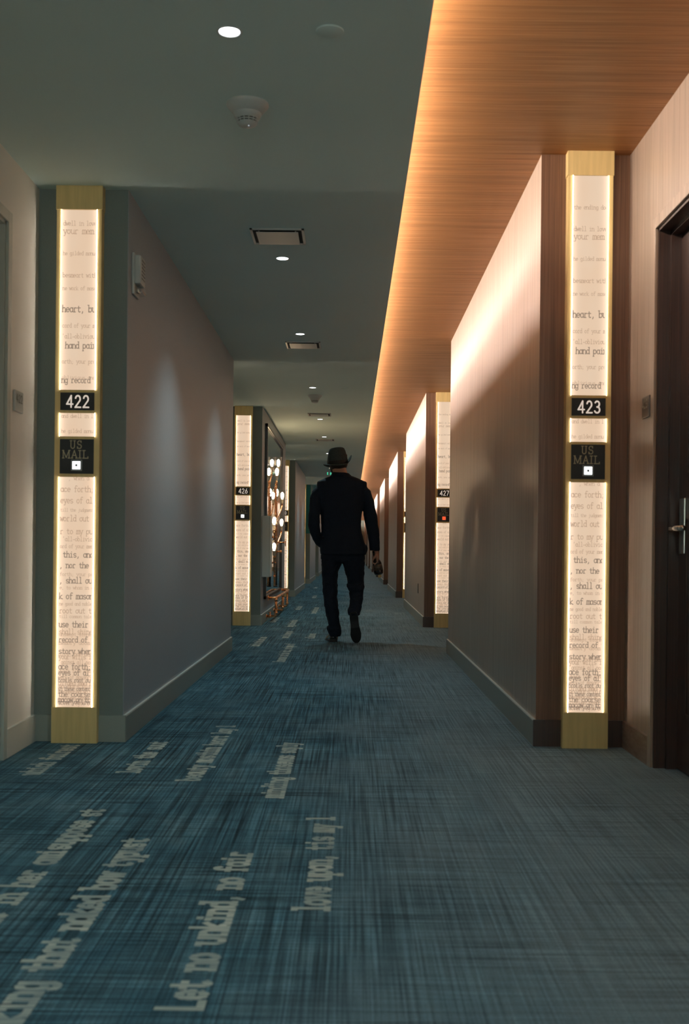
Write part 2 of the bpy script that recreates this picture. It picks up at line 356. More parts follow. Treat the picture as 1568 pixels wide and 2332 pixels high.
def write(mb, text, org, ex, ey, size, adv, th, mi, font=LOW, slab=False, clip=None, ws=1.0):
    x = 0.0
    for ch in text:
        if ch != ' ':
            g = list(font.get(ch, []))
            if slab and ch in SLAB: g += [[(sx - .14, sy), (sx + .14, sy)] for sx, sy in SLAB[ch]]
            c = (clip[0] - x, clip[1] - x) if clip else None
            strokes(mb, g, org + ex * x, ex, ey, size, th, mi, c, ws)
        x += adv
# ------------------------------------------------------------------ floor with woven lettering
fl = MB(); fl.box(-3, 3, YBACK, YEND, -0.08, 0.0, 0)
rows = [(-0.785, 2.35, 'gone in her amisuppose st'), (-0.58, 1.76, 'thinking that naked bow typust'), (-0.268, 2.015, 'Let no unkind, no fair'), (-0.046, 2.57, 'love upon, tis my l'),
        (-0.79, 4.12, 'lovin the suut'), (-0.545, 4.0, 'beauty mosthin heart lay l'), (-0.225, 3.74, 'minding thosewas sayly'), (-1.15, 4.07, 'which fairest'),
        (-0.49, 8.2, 'lonesome in the dark, no hopes of'), (-0.79, 9.5, 'kind to the lost ones'), (-0.585, 10.4, 'never let me go so'), (-0.34, 10.4, 'all mine own'), (-0.62, 11.9, 'happy in that deceit but'),
        (-0.86, 12.6, 'with eyes so tired'), (-0.45, 14.4, 'mine eye hath played the painter'), (-0.70, 15.2, 'beauty form in table'), (-0.30, 17.6, 'my body is the frame'), (-0.60, 18.9, 'perspective it is best'),
        (-0.42, 22.0, 'through the painter must you'), (-0.72, 23.5, 'to find where your'), (-0.35, 27.0, 'true image pictured lies'), (-0.6, 29.5, 'which in my bosoms')]
for bx, y0, t in rows:
    write(fl, t, Vector((bx, y0, 0.0012)), Vector((0, 1, 0)), Vector((-1, 0, 0)), 0.048, 0.0480, 0.0165 if y0 < 6 else 0.018, 1, slab=True, ws=.96)
struct('floor', fl, [M['carpet'], M['yarn']], 'blue plaid woven carpet with beige lettering running down the hall', 'carpet', fix=False)

# ------------------------------------------------------------------ ceilings
mb = MB(); mb.box(-3, LIP - 0.006, YBACK, YEND, ZG, ZG + 0.028); mb.box(LIP - 0.006, LIP, YBACK, YEND, ZG, ZG + 0.045)
mb.box(-3, -0.02, YBACK, YEND, ZG + 0.028, ZW + 0.05)
struct('ceiling', mb, M['ceil_grey'], 'pale grey painted dropped ceiling over the left side of the hall', 'ceiling')
mb = MB(); y = 6.98 - 3.645 * 3; ys = [YBACK]
while y < YEND: ys.append(y) if y > YBACK else None; y += 3.645
ys.append(YEND)
for a, b in zip(ys, ys[1:]): mb.box(-0.02, 3, a + 0.001, b - 0.001, ZW, ZW + 0.03)
mb.box(-0.02, 3, YBACK, YEND, ZW + 0.03, ZW + 0.05)
struct('ceiling', mb, M['wood_c'], 'orange-brown wood veneer ceiling over the right side of the hall', 'ceiling')

# ------------------------------------------------------------------ walls
D_OPEN = {}                                       # door openings (near edge, far edge) of each side
for side in (-1, 1):
    D_OPEN[side] = []
    for k in (0, 1, 2):
        m0 = P0 + PER * k
        D_OPEN[side] += [(m0 - 2.56, m0 - 1.62), (m0 - 1.395, m0 - 0.455)]
D_H, D_DEPTH = 2.128, 0.085
def alcove_wall(side, m, ztop, label):
    X = AL if side < 0 else AR; mb = MB(); y = YBACK
    f = (lambda a, b, c, d, d0=0.0: mb.box(*(sorted((X + side * d0, side * 3))), a, b, c, d))
    for ya, yb in D_OPEN[side]:
        f(y, ya, 0, ztop); f(ya, yb, D_H, ztop); f(ya, yb, 0, D_H, D_DEPTH + 0.04); y = yb
    f(y, YEND, 0, ztop)
    struct('wall_left' if side < 0 else 'wall_right', mb, m, label, 'wall')
alcove_wall(-1, M['wall_white'], ZG, 'white painted alcove wall around the left doors')
alcove_wall(1, M['wood_w'], ZW, 'upright-grain wood alcove wall around the right doors')
mb = MB(); mb.box(-3, 3, YEND, YEND + 0.2, 0, ZW + .05)
struct('wall_far', mb, M['front_grey'], 'grey end wall at the far end of the corridor', 'wall')
mb = MB(); mb.box(-3, 3, YBACK - 0.2, YBACK, 0, ZW + .05)
struct('wall_back', mb, M['wall_white'], 'pale wall closing the corridor behind the viewer', 'wall')
BH = 0.115
for k, y0 in enumerate(PIERS):
    y1 = y0 + PLEN; a = max(y0, YBACK); n = k - 1
    where = ['behind the viewer', 'beside room sign 422', 'beside room sign 426', 'at the third left bay', 'with a teal band on its upper part', 'in the fifth left bay', 'in the sixth left bay', 'in the seventh left bay', 'in the eighth left bay', 'in the last left bay'][k]
    mb = MB(); e = 0.012
    mb.box(AL, XL, a, y1, 0, ZG, 0)
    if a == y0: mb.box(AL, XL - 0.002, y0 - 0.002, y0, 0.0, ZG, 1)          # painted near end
    if n == 3: mb.box(AL, XL + .003, y0 - 0.004, y0 - 0.002, 1.22, ZG, 2); mb.box(XL, XL + .003, y0 - .002, y1, 1.22, ZG, 2)  # teal band over the upper near end and hall side
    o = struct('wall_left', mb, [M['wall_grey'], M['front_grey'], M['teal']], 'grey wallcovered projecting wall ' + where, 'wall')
    mb = MB()
    mb.box(XL, XL + e, a, y1, 0, BH - .006); mb.box(XL, XL + e - .001, a, y1, BH - .006, BH, 1)
    if a == y0: mb.box(AL, XL + e, y0 - 0.002 - e, y0 - 0.002, 0, BH)
    mb.box(AL, XL + e, y1, y1 + e, 0, BH)
    struct('baseboard_left', mb, [M['base_grey'], M['base_highlight']], 'grey painted baseboard of the left wall ' + where, 'baseboard')
    wr = ['behind the viewer', 'beside room sign 423', 'beside room sign 427', 'at the third right bay', 'in the fourth right bay', 'in the fifth right bay', 'in the sixth right bay', 'in the seventh right bay', 'in the eighth right bay', 'in the last right bay'][k]
    mb = MB(); mb.box(XR, AR, a, y1, 0, ZW, 0)
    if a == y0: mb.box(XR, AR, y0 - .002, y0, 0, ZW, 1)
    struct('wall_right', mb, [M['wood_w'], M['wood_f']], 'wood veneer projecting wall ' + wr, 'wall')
    mb = MB(); mb.box(XR - e, XR, a, y1, 0, BH - .006, 0); mb.box(XR - e + .001, XR, a, y1, BH - .006, BH, 2)
    if a == y0: mb.box(XR - e, AR, y0 - e, y0, 0, BH, 1)
    mb.box(XR - e, AR, y1, y1 + e, 0, BH, 1)
    struct('baseboard_right', mb, [M['base_brown'], M['wood_d'], M['base_highlight']], 'baseboard of the wood wall ' + wr, 'baseboard')

# ------------------------------------------------------------------ doors and trim of the alcoves
M['white_door'] = plaster_mat('white_door_enamel', (0.50, 0.55, 0.50), 0.45, 0.02)
def door(side, ya, yb, n, lab, far_latch):
    X = AL if side < 0 else AR; dm = M['white_door'] if side < 0 else M['wood_d']
    def bx(mb, d0, d1, y0, y1, z0, z1, mi=0, bev=0.0):
        a, b = sorted((X + side * d0, X + side * d1)); mb.box(a, b, y0, y1, z0, z1, mi, bev)
    mb = MB(); bx(mb, D_DEPTH, D_DEPTH + .04, ya + .02, yb - .02, 0.006, D_H - .02)
    for z0, z1 in ((.22, .98), (1.14, 1.98)):
        for a, b, c, d in ((ya + .14, ya + .155, z0, z1), (yb - .155, yb - .14, z0, z1), (ya + .14, yb - .14, z0, z0 + .015), (ya + .14, yb - .14, z1 - .015, z1)):
            bx(mb, D_DEPTH - .006, D_DEPTH, a, b, c, d)
    o = tag(mb.build('door_%d' % n, dm), lab, 'door', None, 'structure')
    mb = MB()                                                  # jamb lining with a stop, and a slim casing
    for a, b, z0, z1 in ((ya, ya + .012, 0, D_H), (yb - .012, yb, 0, D_H), (ya, yb, D_H - .012, D_H)): bx(mb, 0.0, D_DEPTH + .03, a, b, z0, z1)
    for a, b, z0, z1 in ((ya + .012, ya + .03, 0, D_H - .012), (yb - .03, yb - .012, 0, D_H - .012), (ya + .012, yb - .012, D_H - .03, D_H - .012)): bx(mb, 0.045, D_DEPTH, a, b, z0, z1)
    mb.build('door_jamb', dm, o)
    mb = MB(); c = .045
    bx(mb, -.012, 0.0, ya - c, ya, 0, D_H + c, 0, .002); bx(mb, -.012, 0.0, yb, yb + c, 0, D_H + c, 0, .002); bx(mb, -.012, 0.0, ya, yb, D_H, D_H + c, 0, .002)
    mb.build('door_casing', M['white_door'] if side < 0 else M['wood_w'], o)
    mb = MB(); yh = yb - .09 if far_latch else ya + .09; q = -1 if far_latch else 1
    bx(mb, D_DEPTH - .008, D_DEPTH, yh - .032, yh + .032, .845, 1.06, 0, .003)
    xs = lambda d: X + side * (D_DEPTH - d)
    mb.tube([(xs(.0), yh, .942), (xs(.04), yh, .942), (xs(.052), yh + q * .012, .942), (xs(.052), yh + q * .17, .942)], .010, 12)
    mb.build('door_handle', M['steel'], o)
    return o
names = [('beside room sign 420', 'beside room sign 422'), ('beyond the first wood wall', 'beside room sign 426'), ('by the third bay', 'beside room sign 430')]
names_r = [('beside room sign 421', 'beside room sign 423'), ('beyond the first wood wall', 'beside room sign 427'), ('by the third bay', 'beside room sign 431')]
n = 1
for side, cols, word in ((-1, names, 'grey-white enamelled room door on the left '), (1, names_r, 'dark stained wooden room door on the right ')):
    for i, (ya, yb) in enumerate(D_OPEN[side]):
        door(side, ya, yb, n, word + cols[i // 2][i % 2], i % 2 == 1); n += 1
# baseboards on the alcove walls between the doors
for side in (-1, 1):
    X = AL if side < 0 else AR; mb = MB()
    for k in range(3):
        m0 = P0 + PER * k; o = D_OPEN[side]
        for a, b in ((m0 - 2.99, o[2 * k][0] - .047), (o[2 * k][1] + .047, o[2 * k + 1][0] - .047), (o[2 * k + 1][1] + .047, m0 - .016)):
            x0, x1 = sorted((X, X - side * .012)); mb.box(x0, x1, a, b, 0, BH)
    struct('baseboard_left' if side < 0 else 'baseboard_right', mb, M['base_white'] if side < 0 else M['wood_b'], ('white baseboard of the left alcoves' if side < 0 else 'brown baseboard of the right alcoves'), 'baseboard')

# ------------------------------------------------------------------ cove lighting above the lip
for k in range(0, 10):
    y0 = YBACK + 0.05 + k * 7.0 if k else YBACK + .05
    y1 = min(y0 + 6.94, YEND - 0.02); yc = (y0 + y1) / 2
    mb = MB(); mb.box(0.0, 0.045, y0, y1, ZW - .075, ZW - .02, 0, .003); mb.box(0.045, 0.049, y0 + .01, y1 - .01, ZW - .07, ZW - .025, 1)
    t = tag(mb.build('cove_light', [M['steel'], M['strip']]), 'linear light strip hidden in the cove behind the grey ceiling edge', 'cove light', 'cove light strips')
    light('AREA', 'cove_lamp', (0.12, yc, ZW - .030), COVE_W, COVE_COL, shape='RECTANGLE', size=y1 - y0, size_y=0.042).rotation_euler = (0, math.radians(-90), math.radians(0))
for o in [x for x in bpy.data.objects if x.name.startswith('cove_lamp')]:
    # face +X, long side along Y
    o.rotation_euler = (Matrix.Rotation(math.radians(-22), 3, 'Y') @ Matrix(((0, 0, -1), (1, 0, 0), (0, -1, 0)))).to_euler()

# two unseen opal globes added on the back wall to brighten the near hall
for i, sx in enumerate((-0.30, 0.74)):
    e = empty('fill_globe', (sx, YBACK, 1.75), 'added opal fill globe on the %s of the wall behind the viewer' % ('left', 'right')[i], 'wall lamp', 'added fill globes')
    MB().lathe([(.06, .0), (.06, .012), (.02, .02), (.02, .06)], (0, 0, 0), 24, axis='y', closed=True).build('bracket', M['brass'], e)
    MB().ell((0, .13, 0), (.085, .085, .085), 16).build('globe', M['opal'], e)
# ------------------------------------------------------------------ recessed downlights and other ceiling pieces
def downlight_proto():
    mb = MB(); mb.lathe([(0.0305, 0.0), (0.034, -.003), (0.038, -.003), (0.039, 0.0)], (0, 0, 0), 40); t = mb.build('trim_ring', M['white_plastic'])
    mb = MB(); mb.lathe([(0.0001, -.0012), (0.0305, -.0012), (0.0305, 0.0)], (0, 0, 0), 40); l = mb.build('lens', M['lamp'])
    return t, l
tr, ln = downlight_proto(); first = True
dls = []
for k in range(-1, NP):
    for j, dy in enumerate((3.31, 5.89, 7.96)):
        y = dy + PER * k
        if y > YBACK + .3 and y < YEND - .5: dls.append(y)
vis = [y for y in dls if y > 3]
ords = ['nearest', 'second nearest', 'third nearest', 'fourth nearest', 'fifth nearest', 'sixth nearest', 'seventh nearest']
for y in dls:
    if y in vis[:7]: lab = 'small round white ceiling downlight, ' + ords[vis.index(y)] + ' of the row'
    else: lab = 'tiny far-off or hidden round downlight farther along the grey ceiling row'
    e = empty('downlight', (-0.381, y, ZG), lab, 'downlight', 'downlights in a row on the grey ceiling')
    for p in (tr, ln):
        q = p if first else p.copy()
        if not first: COL.objects.link(q)
        q.parent = e
    first = False
    light('SPOT', 'downlight_lamp', (0, 0, -0.012), DOWN_W, DOWN_COL, e, spot_size=math.radians(104), spot_blend=0.9, shadow_soft_size=0.028)

def detector(y, lab):
    e = empty('smoke_detector', (-0.377, y, ZG), lab, 'smoke detector', 'smoke detectors on the grey ceiling')
    MB().lathe([(0.0745, 0.0), (0.0745, -.006), (0.070, -.012), (.050, -.034), (.0001, -.034)], (0, 0, 0), 40).build('base', M['white_plastic'], e)
    mb = MB().lathe([(.049, -.030), (.049, -.036), (.043, -.050), (.0405, -.0505)], (0, 0, 0), 40); mb.build('housing', M['white_plastic'], e)
    mb = MB().lathe([(.036, -.048), (.030, -.070), (.0001, -.0705)], (0, 0, 0), 32, 1)
    for z, r in ((-.0505, .0405), (-.058, .0375), (-.065, .0345)):
        mb.lathe([(r - .006, z), (r, z), (r - .0005, z - .0028), (r - .006, z - .0028)], (0, 0, 0), 32, 0)
    for k in range(14):
        a = k * 2 * math.pi / 14; c, s_ = math.cos(a), math.sin(a)
        mb.tube([(c * .040, s_ * .040, -.050), (c * .033, s_ * .033, -.070)], .0016, 6, 0)
    mb.lathe([(.034, -.069), (.030, -.074), (.014, -.079), (.0001, -.080)], (0, 0, 0), 32, 0)
    mb.build('sensor_grille', [M['white_plastic'], M['dark_gap']], e)
    MB().ell((.006, -.012, -.0795), (.003, .003, .002), 6).build('indicator', M['opal_dim'], e)
detector(3.85, 'white cone-shaped smoke detector on the ceiling beside the nearest downlight')
detector(11.14, 'white cone-shaped smoke detector far down the ceiling, beside the fourth downlight')
for y, l in ((3.30, 'flat round white cover plate right of the nearest downlight'), (10.60, 'flat round cover plate on the distant grey ceiling')):
    mb = MB().lathe([(.0425, 0), (.0425, -.002), (.040, -.0035), (.0001, -.0035)], (-0.078, y, ZG), 40)
    tag(mb.build('cover_plate', M['ceil_grey']), l, 'cover plate', 'round ceiling cover plates')
def vent(y, lab):
    e = empty('ceiling_vent', (-0.375, y, ZG), lab, 'vent', 'square ceiling vents'); h = .132
    mb = MB()
    for a in ((-h, -h + .012, -h, h), (h - .012, h, -h, h), (-h, h, -h, -h + .012), (-h, h, h - .012, h)): mb.box(*a, -.007, 0)
    mb.build('frame', M['white_plastic'], e)
    MB().box(-h + .012, h - .012, -h + .012, h - .012, -.0012, 0).build('duct_opening', M['dark_gap'], e)
    mb = MB(); mb.box(-.103, .103, -.103, .103, -.012, -.009, 0, .001)
    for sx in (-.09, .09):
        for sy in (-.09, .09): mb.box(sx - .004, sx + .004, sy - .004, sy + .004, -.010, -.001)
    mb.build('face_plate', M['white_plastic'], e)
for i, y in enumerate((5.47, 8.38, 12.72, 15.67)):
    vent(y, 'square flush ceiling air vent, ' + ['nearest, in front of the second downlight', 'second nearest, just past the third downlight', 'third nearest, behind the distant smoke detector', 'farthest, beyond the mirror bay'][i])

# ------------------------------------------------------------------ illuminated room signs
TX = [  # (z of baseline, text, x-height, advance, ink)
 (2.456, 'wasteful war', .0130, .0120, 0), (2.330, 'the ending doom', .0115, .0112, 1), (2.236, 'dwell in lover', .0125, .0118, 1), (2.200, 'your mem', .017, .0175, 1), (2.108, 'he gilded monum', .0105, .0105, 1), (2.012, 'besmeart with', .0125, .0120, 1),
 (1.957, 'ne work of mason', .0105, .0103, 1), (1.862, 'heart, but', .0185, .0172, 0), (1.795, 'cord of your mem', .0115, .0108, 1), (1.748, "'all-oblivious", .0125, .0115, 1),
 (1.705, ' hand pain', .0175, .0160, 0), (1.640, 'orth; your prai', .0115, .0110, 1), (1.572, 'oblivious enm', .0095, .0120, 1), (1.556, 'ng record o', .0165, .0148, 0),
 (1.405, 'and dwell in lo', .0105, .0105, 1), (1.340, 'he gilded monum', .0105, .0105, 1),
 (1.136, '   , when a', .011, .0120, 1), (1.085, 'ace forth;', .0165, .0155, 1), (1.036, 'eyes of all', .0165, .0148, 1), (1.000, 'till the judgment', .0090, .0090, 1), (.958, 'world out t', .0165, .0148, 1),
 (.903, 'r to my pur', .0155, .0150, 1), (.872, " 'all-oblivio", .0120, .0115, 1), (.842, 'ord of your mem', .0105, .0102, 1), (.802, ' this, and', .0165, .0156, 0), (.756, ', nor the g', .0160, .0150, 0),
 (.722, 'forth; your pr', .0095, .0110, 1), (.690, ', shall out', .0165, .0150, 0), (.664, 'e, to whom in a', .0095, .0104, 1), (.622, 'k of mason', .0165, .0156, 0), (.594, 'ne good and noble', .0095, .0088, 1),
 (.560, 'root out th', .0155, .0150, 1), (.540, 'till common tale', .0085, .0094, 1), (.500, 'use their t', .0165, .0150, 0), (.470, 'shall shine', .0145, .0140, 1), (.462, 'unswept stone', .0095, .0115, 1), (.435, 'record of y', .0150, .0148, 0),
 (.425, 'memory doom', .0105, .0130, 1), (.385, 'story when', .0155, .0152, 0), (.376, 'pity, nor dea', .0115, .0118, 1), (.362, 'your wills in', .0140, .0125, 1), (.340, "'gainst all posm", .0115, .0104, 1), (.318, 'ace forth;', .0165, .0150, 0),
 (.304, 'quick fire shal', .0105, .0104, 1), (.292, 'eyes of all', .0155, .0142, 0), (.276, 'work of masonry', .0110, .0102, 1), (.262, 'broils root out', .0125, .0105, 0), (.248, 'gilded moo m', .0155, .0130, 1), (.236, 'no mars his', .0140, .0138, 1), (.226, 'in these contents', .0115, .0092, 0),
 (.212, 'besmeared wit', .0130, .0116, 1), (.200, 'the coarse', .0150, .0148, 0), (.188, 'statues overt', .0125, .0116, 1), (.176, 'macaw on th', .0150, .0136, 0), (.168, 'arise you live', .0120, .0108, 0), (.164, 'lovers eyes b', .0120, .0112, 1)]
SW, PW, SD = 0.194, 0.152, 0.050           # column width, panel width, depth
ZN0, ZN1, ZM0, ZM1 = 1.437, 1.513, 1.163, 1.312
def sign_meshes(H, cap):
    """local frame: x across -SW/2..SW/2, front face at y=0 looking to -y, wall at y=SD"""
    top = H - cap; out = {}; wx = PW / 2; hx = SW / 2
    segs = [(0.155, ZM0 - .014), (ZM1 + .012, ZN0 - .012), (ZN1 + .012, top)]
    mb = MB()                                # brass carcass: back, sides and the bars round the plaques
    mb.box(-hx, hx, .030, SD, 0, top)
    for sx in (-1, 1): mb.box(*sorted((sx * wx, sx * hx)), 0, .030, .155, top)
    mb.box(-wx, wx, 0, .03, ZM0 - .014, ZM1 + .012); mb.box(-wx, wx, 0, .03, ZN0 - .012, ZN1 + .012)
    out['frame'] = (mb, M['brass'])
    mb = MB(); mb.box(-hx - .003, hx + .003, -.003, SD, top, H); out['cap'] = (mb, M['brass'])
    mb = MB(); mb.box(-hx - .001, hx + .001, -.002, .030, 0, .155); out['plinth'] = (mb, M['brass'])
    mb = MB()
    for z0, z1 in segs: mb.box(-wx + .0035, wx - .0035, .006, .012, z0, z1, 0)
    for z, t, xh, ad, ink in TX:
        if z + xh * 1.7 > top: continue
        write(mb, t, Vector((-wx + .004 + (0.002 if ink else .001), .0056, z)), Vector((1, 0, 0)), Vector((0, 0, 1)), xh, ad * .94, xh * (.15 if ink else .19), 1 + ink, slab=True, clip=(-.002, PW - .014), ws=min(1.15, ad / xh))
    out['diffuser'] = (mb, [M['panel'], M['ink'], M['ink2']])
    mb = MB()
    for z0, z1 in segs:
        for sx in (-1, 1):
            mb.box(*sorted((sx * wx, sx * (wx - .0006))), -.0020, .012, z0, z1, 0); mb.box(*sorted((sx * (wx - .0006), sx * (wx - .0035))), -.0020, .012, z0, z1, 1)
            mb.box(*sorted((sx * wx, sx * (wx - .0035))), -.0028, -.0020, z0, z1, 1)
    out['edge_light'] = (mb, [M['strip'], M['edge_front']])
    mb = MB(); mb.box(-wx + .003, wx - .003, -.003, 0.0, ZM0, ZM1, 0)
    z = ZM1 - .040
    write(mb, 'US', Vector((-.026, -.0036, z)), Vector((1, 0, 0)), Vector((0, 0, 1)), .0215, .0, .0032, 1, SERIF)
    mb2 = MB()
    mb.v, mb.f, mb.m, mb.sm = mb.v[:8], mb.f[:6], mb.m[:6], mb.sm[:6]
    x = -.0285
    for ch, ad in (('U', 1.12), ('S', 0.9)): strokes(mb, SERIF[ch], Vector((x, -.0036, z)), Vector((1, 0, 0)), Vector((0, 0, 1)), .0235, .0040, 1); x += ad * .0235 + .003
    x = -.061; z = ZM1 - .082
    for ch, ad in (('M', 1.28), ('A', 1.06), ('I', .52), ('L', .9)): strokes(mb, SERIF[ch], Vector((x, -.0036, z)), Vector((1, 0, 0)), Vector((0, 0, 1)), .0235, .0040, 1, wscale=1.12); x += ad * .0235 * 1.12 + .004
    out['mail_plaque'] = (mb, [M['black'], M['gilt']])
    zc = ZM0 + .036
    mb = MB(); mb.box(-.024, .024, -.006, -.003, zc - .024, zc + .024, 0, .001)
    mb.box(-.0045, .0045, -.0095, -.006, zc - .0045, zc + .0045, 0); out['led_housing'] = (mb, M['led_h'])
    mb = MB(); a, b = .0165, .0052
    for q in ((-a, -b, -a, a), (b, a, -a, a), (-b, b, -a, -b), (-b, b, b, a)): mb.box(q[0], q[1], -.009, -.0062, zc + q[2], zc + q[3])
    out['mail_indicator'] = (mb, M['led_w'])
    return out
def number_plaque(num):
    mb = MB(); mb.box(-PW / 2 + .003, PW / 2 - .003, -.003, 0.0, ZN0, ZN1, 0); adv = .0335; n = len(num); x = -adv * n / 2 + .004
    write(mb, num, Vector((x + .001, -.0036, ZN0 + .0125)), Vector((1, 0, 0)), Vector((0, 0, 1)), .0355, adv + .0012, .0062, 1, CAP, ws=.82)
    return mb
proto = {}
def room_sign(num, x, y, facing, H, cap, lab, red=False):
    e = empty('room_sign', (x, y, 0), lab, 'room sign', 'illuminated room signs on the projecting walls')
    if facing > 0: e.rotation_euler = (0, 0, math.pi)
    key = round(H, 2)
    if key not in proto: proto[key] = {k: mb.build(k, m, None, fix=(k not in ('diffuser', 'mail_plaque'))) for k, (mb, m) in sign_meshes(H, cap).items()}; new = True
    else: new = False
    mp = None
    for k, p in proto[key].items():
        q = p if new else p.copy()
        if not new: COL.objects.link(q)
        q.parent = e
        if k == 'mail_plaque': mp = q
        if k in ('led_housing', 'mail_indicator') and mp: q.parent = mp
        if red and k == 'mail_indicator':
            q.data = q.data.copy(); q.data.materials[0] = M['led_r']; q['label'] = 'glowing red square indicator'
    number_plaque(num).build('number_plaque', [M['black'], M['ivory']], e, fix=False)
    return e
SLX = (-1.2814 - 1.087) / 2; SRX = (0.922 + 1.1192) / 2
for k, y0 in enumerate(PIERS):
    n = k - 1; L = 422 + 4 * n; R = 423 + 4 * n
    extra = {422: 'nearest on the left', 426: 'second on the left, before the mirror', 430: 'third on the left, seen past the mirror bay', 434: 'sliver far down the left', 423: 'nearest on the right', 427: 'second on the right, with red light', 431: 'third on the right, mostly hidden by the wood wall'}
    if y0 - SD > YBACK:
        room_sign(str(L), SLX, y0 - SD - .002, -1, ZG, .1030, 'tall lit brass room sign numbered %d, %s' % (L, extra.get(L, 'hidden farther down the left')))
        room_sign(str(R), SRX, y0 - SD, -1, ZW, .1050, 'lit brass room sign numbered %d, %s' % (R, extra.get(R, 'hidden farther down the right')), R == 427)
    if n < 6:
        yb = y0 + PLEN + SD
        room_sign(str(L + 2), SLX, yb, 1, ZG, .1030, 'tall lit brass room sign numbered %d on the far end of the left wall' % (L + 2))
        room_sign(str(R + 2), SRX, yb, 1, ZW, .1050, 'tall lit brass room sign numbered %d on the far end of the right wall' % (R + 2))

# ------------------------------------------------------------------ small plates and devices on the walls
def small_plate(side, yc, num, lab, m, mi):
    X = AL if side < 0 else AR; e = empty('door_number_plate', (X, yc, 1.44), lab, 'number plate', 'small door number plates'); s = -side
    mb = MB(); a, b = sorted((0, s * .010)); mb.box(a, b, -.055, .055, -.043, .043, 0, .003); mb.build('plate', m, e)
    mb = MB(); ex = Vector((0, 1, 0)) if side < 0 else Vector((0, -1, 0))
    write(mb, num, Vector((s * .0115, 0, -.004)) - ex * .042, ex, Vector((0, 0, 1)), .022, .028, .005, 0, CAP)
    mb.build('digits', mi, e, fix=False)
small_plate(-1, 4.50, '422', 'small grey plate numbered 422 on the white wall by the left door', M['white_plastic'], M['led_h'])
small_plate(1, 4.46, '423', 'small bronze plate numbered 423 on the wood wall by the right door', M['wood_d'], M['steel'])
e = empty('fire_alarm_strobe', (XL, 4.93, 2.065), 'white fire alarm strobe high on the left wall near sign 422', 'fire alarm')
mb = MB(); mb.box(0, .012, -.062, .062, -.092, .092, 0, .004); mb.build('back_plate', M['white_plastic'], e)
mb = MB(); mb.box(.010, .040, -.054, .054, -.045, .084, 0, .010)
for i in range(6): mb.box(.040, .0415, -.035, .035, -.020 + i * .016, -.014 + i * .016, 1)
mb.build('horn_cover', [M['white_plastic'], M['led_h']], e)
MB().box(.010, .048, -.042, .042, -.086, -.050, 0, .012).build('strobe_lens', M['glass'], e)
MB().box(.012, .024, -.02, .02, -.076, -.060, 0, .003).build('flash_tube', M['steel'], e)
e = empty('power_outlet', (XR, 13.12, 0.39), 'small dark outlet plate low on the second wood wall', 'outlet')
MB().box(-.006, 0, -.037, .037, -.058, .058, 0, .002).build('cover', M['black'], e)
mb = MB()
for z in (-.022, .022): mb.box(-.008, -.005, -.016, .016, z - .014, z + .014, 0, .002)
mb.build('socket', M['led_h'], e)
# exit sign hanging beyond the man
e = empty('exit_sign', (-0.33, 21.0, ZG), 'green-lettered exit sign hanging far down the corridor behind the hat', 'exit sign')
MB().box(-.10, .10, -.02, .02, -.03, 0, 0, .003).build('canopy', M['steel'], e)
MB().box(-.135, .135, -.004, .004, -.155, -.03).build('panel', M['glass'], e)
mb = MB(); write(mb, 'EXIT', Vector((-.128, -.006, -.135)), Vector((1, 0, 0)), Vector((0, 0, 1)),   .028, .056, .0075, 0, CAP, ws=.62); mb.build('lettering', M['exit_green'], e, fix=False)

# ------------------------------------------------------------------ mirror, cabinet, copper lamp and rail of the second left bay
e = empty('wall_mirror', (XL, 13.9, 1.25), 'large black-framed wall mirror behind the copper pipe lamp', 'mirror')
mb = MB(); Y0, Y1, Z0, Z1, q = -1.42, 1.42, -.98, 1.02, .035
for a in ((Y0, Y1, Z1 - q, Z1), (Y0, Y1, Z0, Z0 + q), (Y0, Y0 + q, Z0, Z1), (Y1 - q, Y1, Z0, Z1)): mb.box(.001, .030, *a, 0, .004)
mb.build('frame', M['black_frame'], e)
MB().box(.001, .012, Y0 + q, Y1 - q, Z0 + q, Z1 - q).build('glass', M['mirror'], e)
e = empty('wall_cabinet', (XL, 12.32, .53), 'grey-white metal cabinet on the left wall beside sign 426', 'cabinet')
MB().box(.0, .082, -.13, .13, .0, .68, 0, .006).build('body', M['cabinet'], e)
MB().box(.082, .094, -.13, .13, .002, .678, 0, .004).build('door', M['cabinet'], e)
MB().box(.094, .102, .09, .105, .30, .38, 0, .002).build('latch', M['steel'], e)

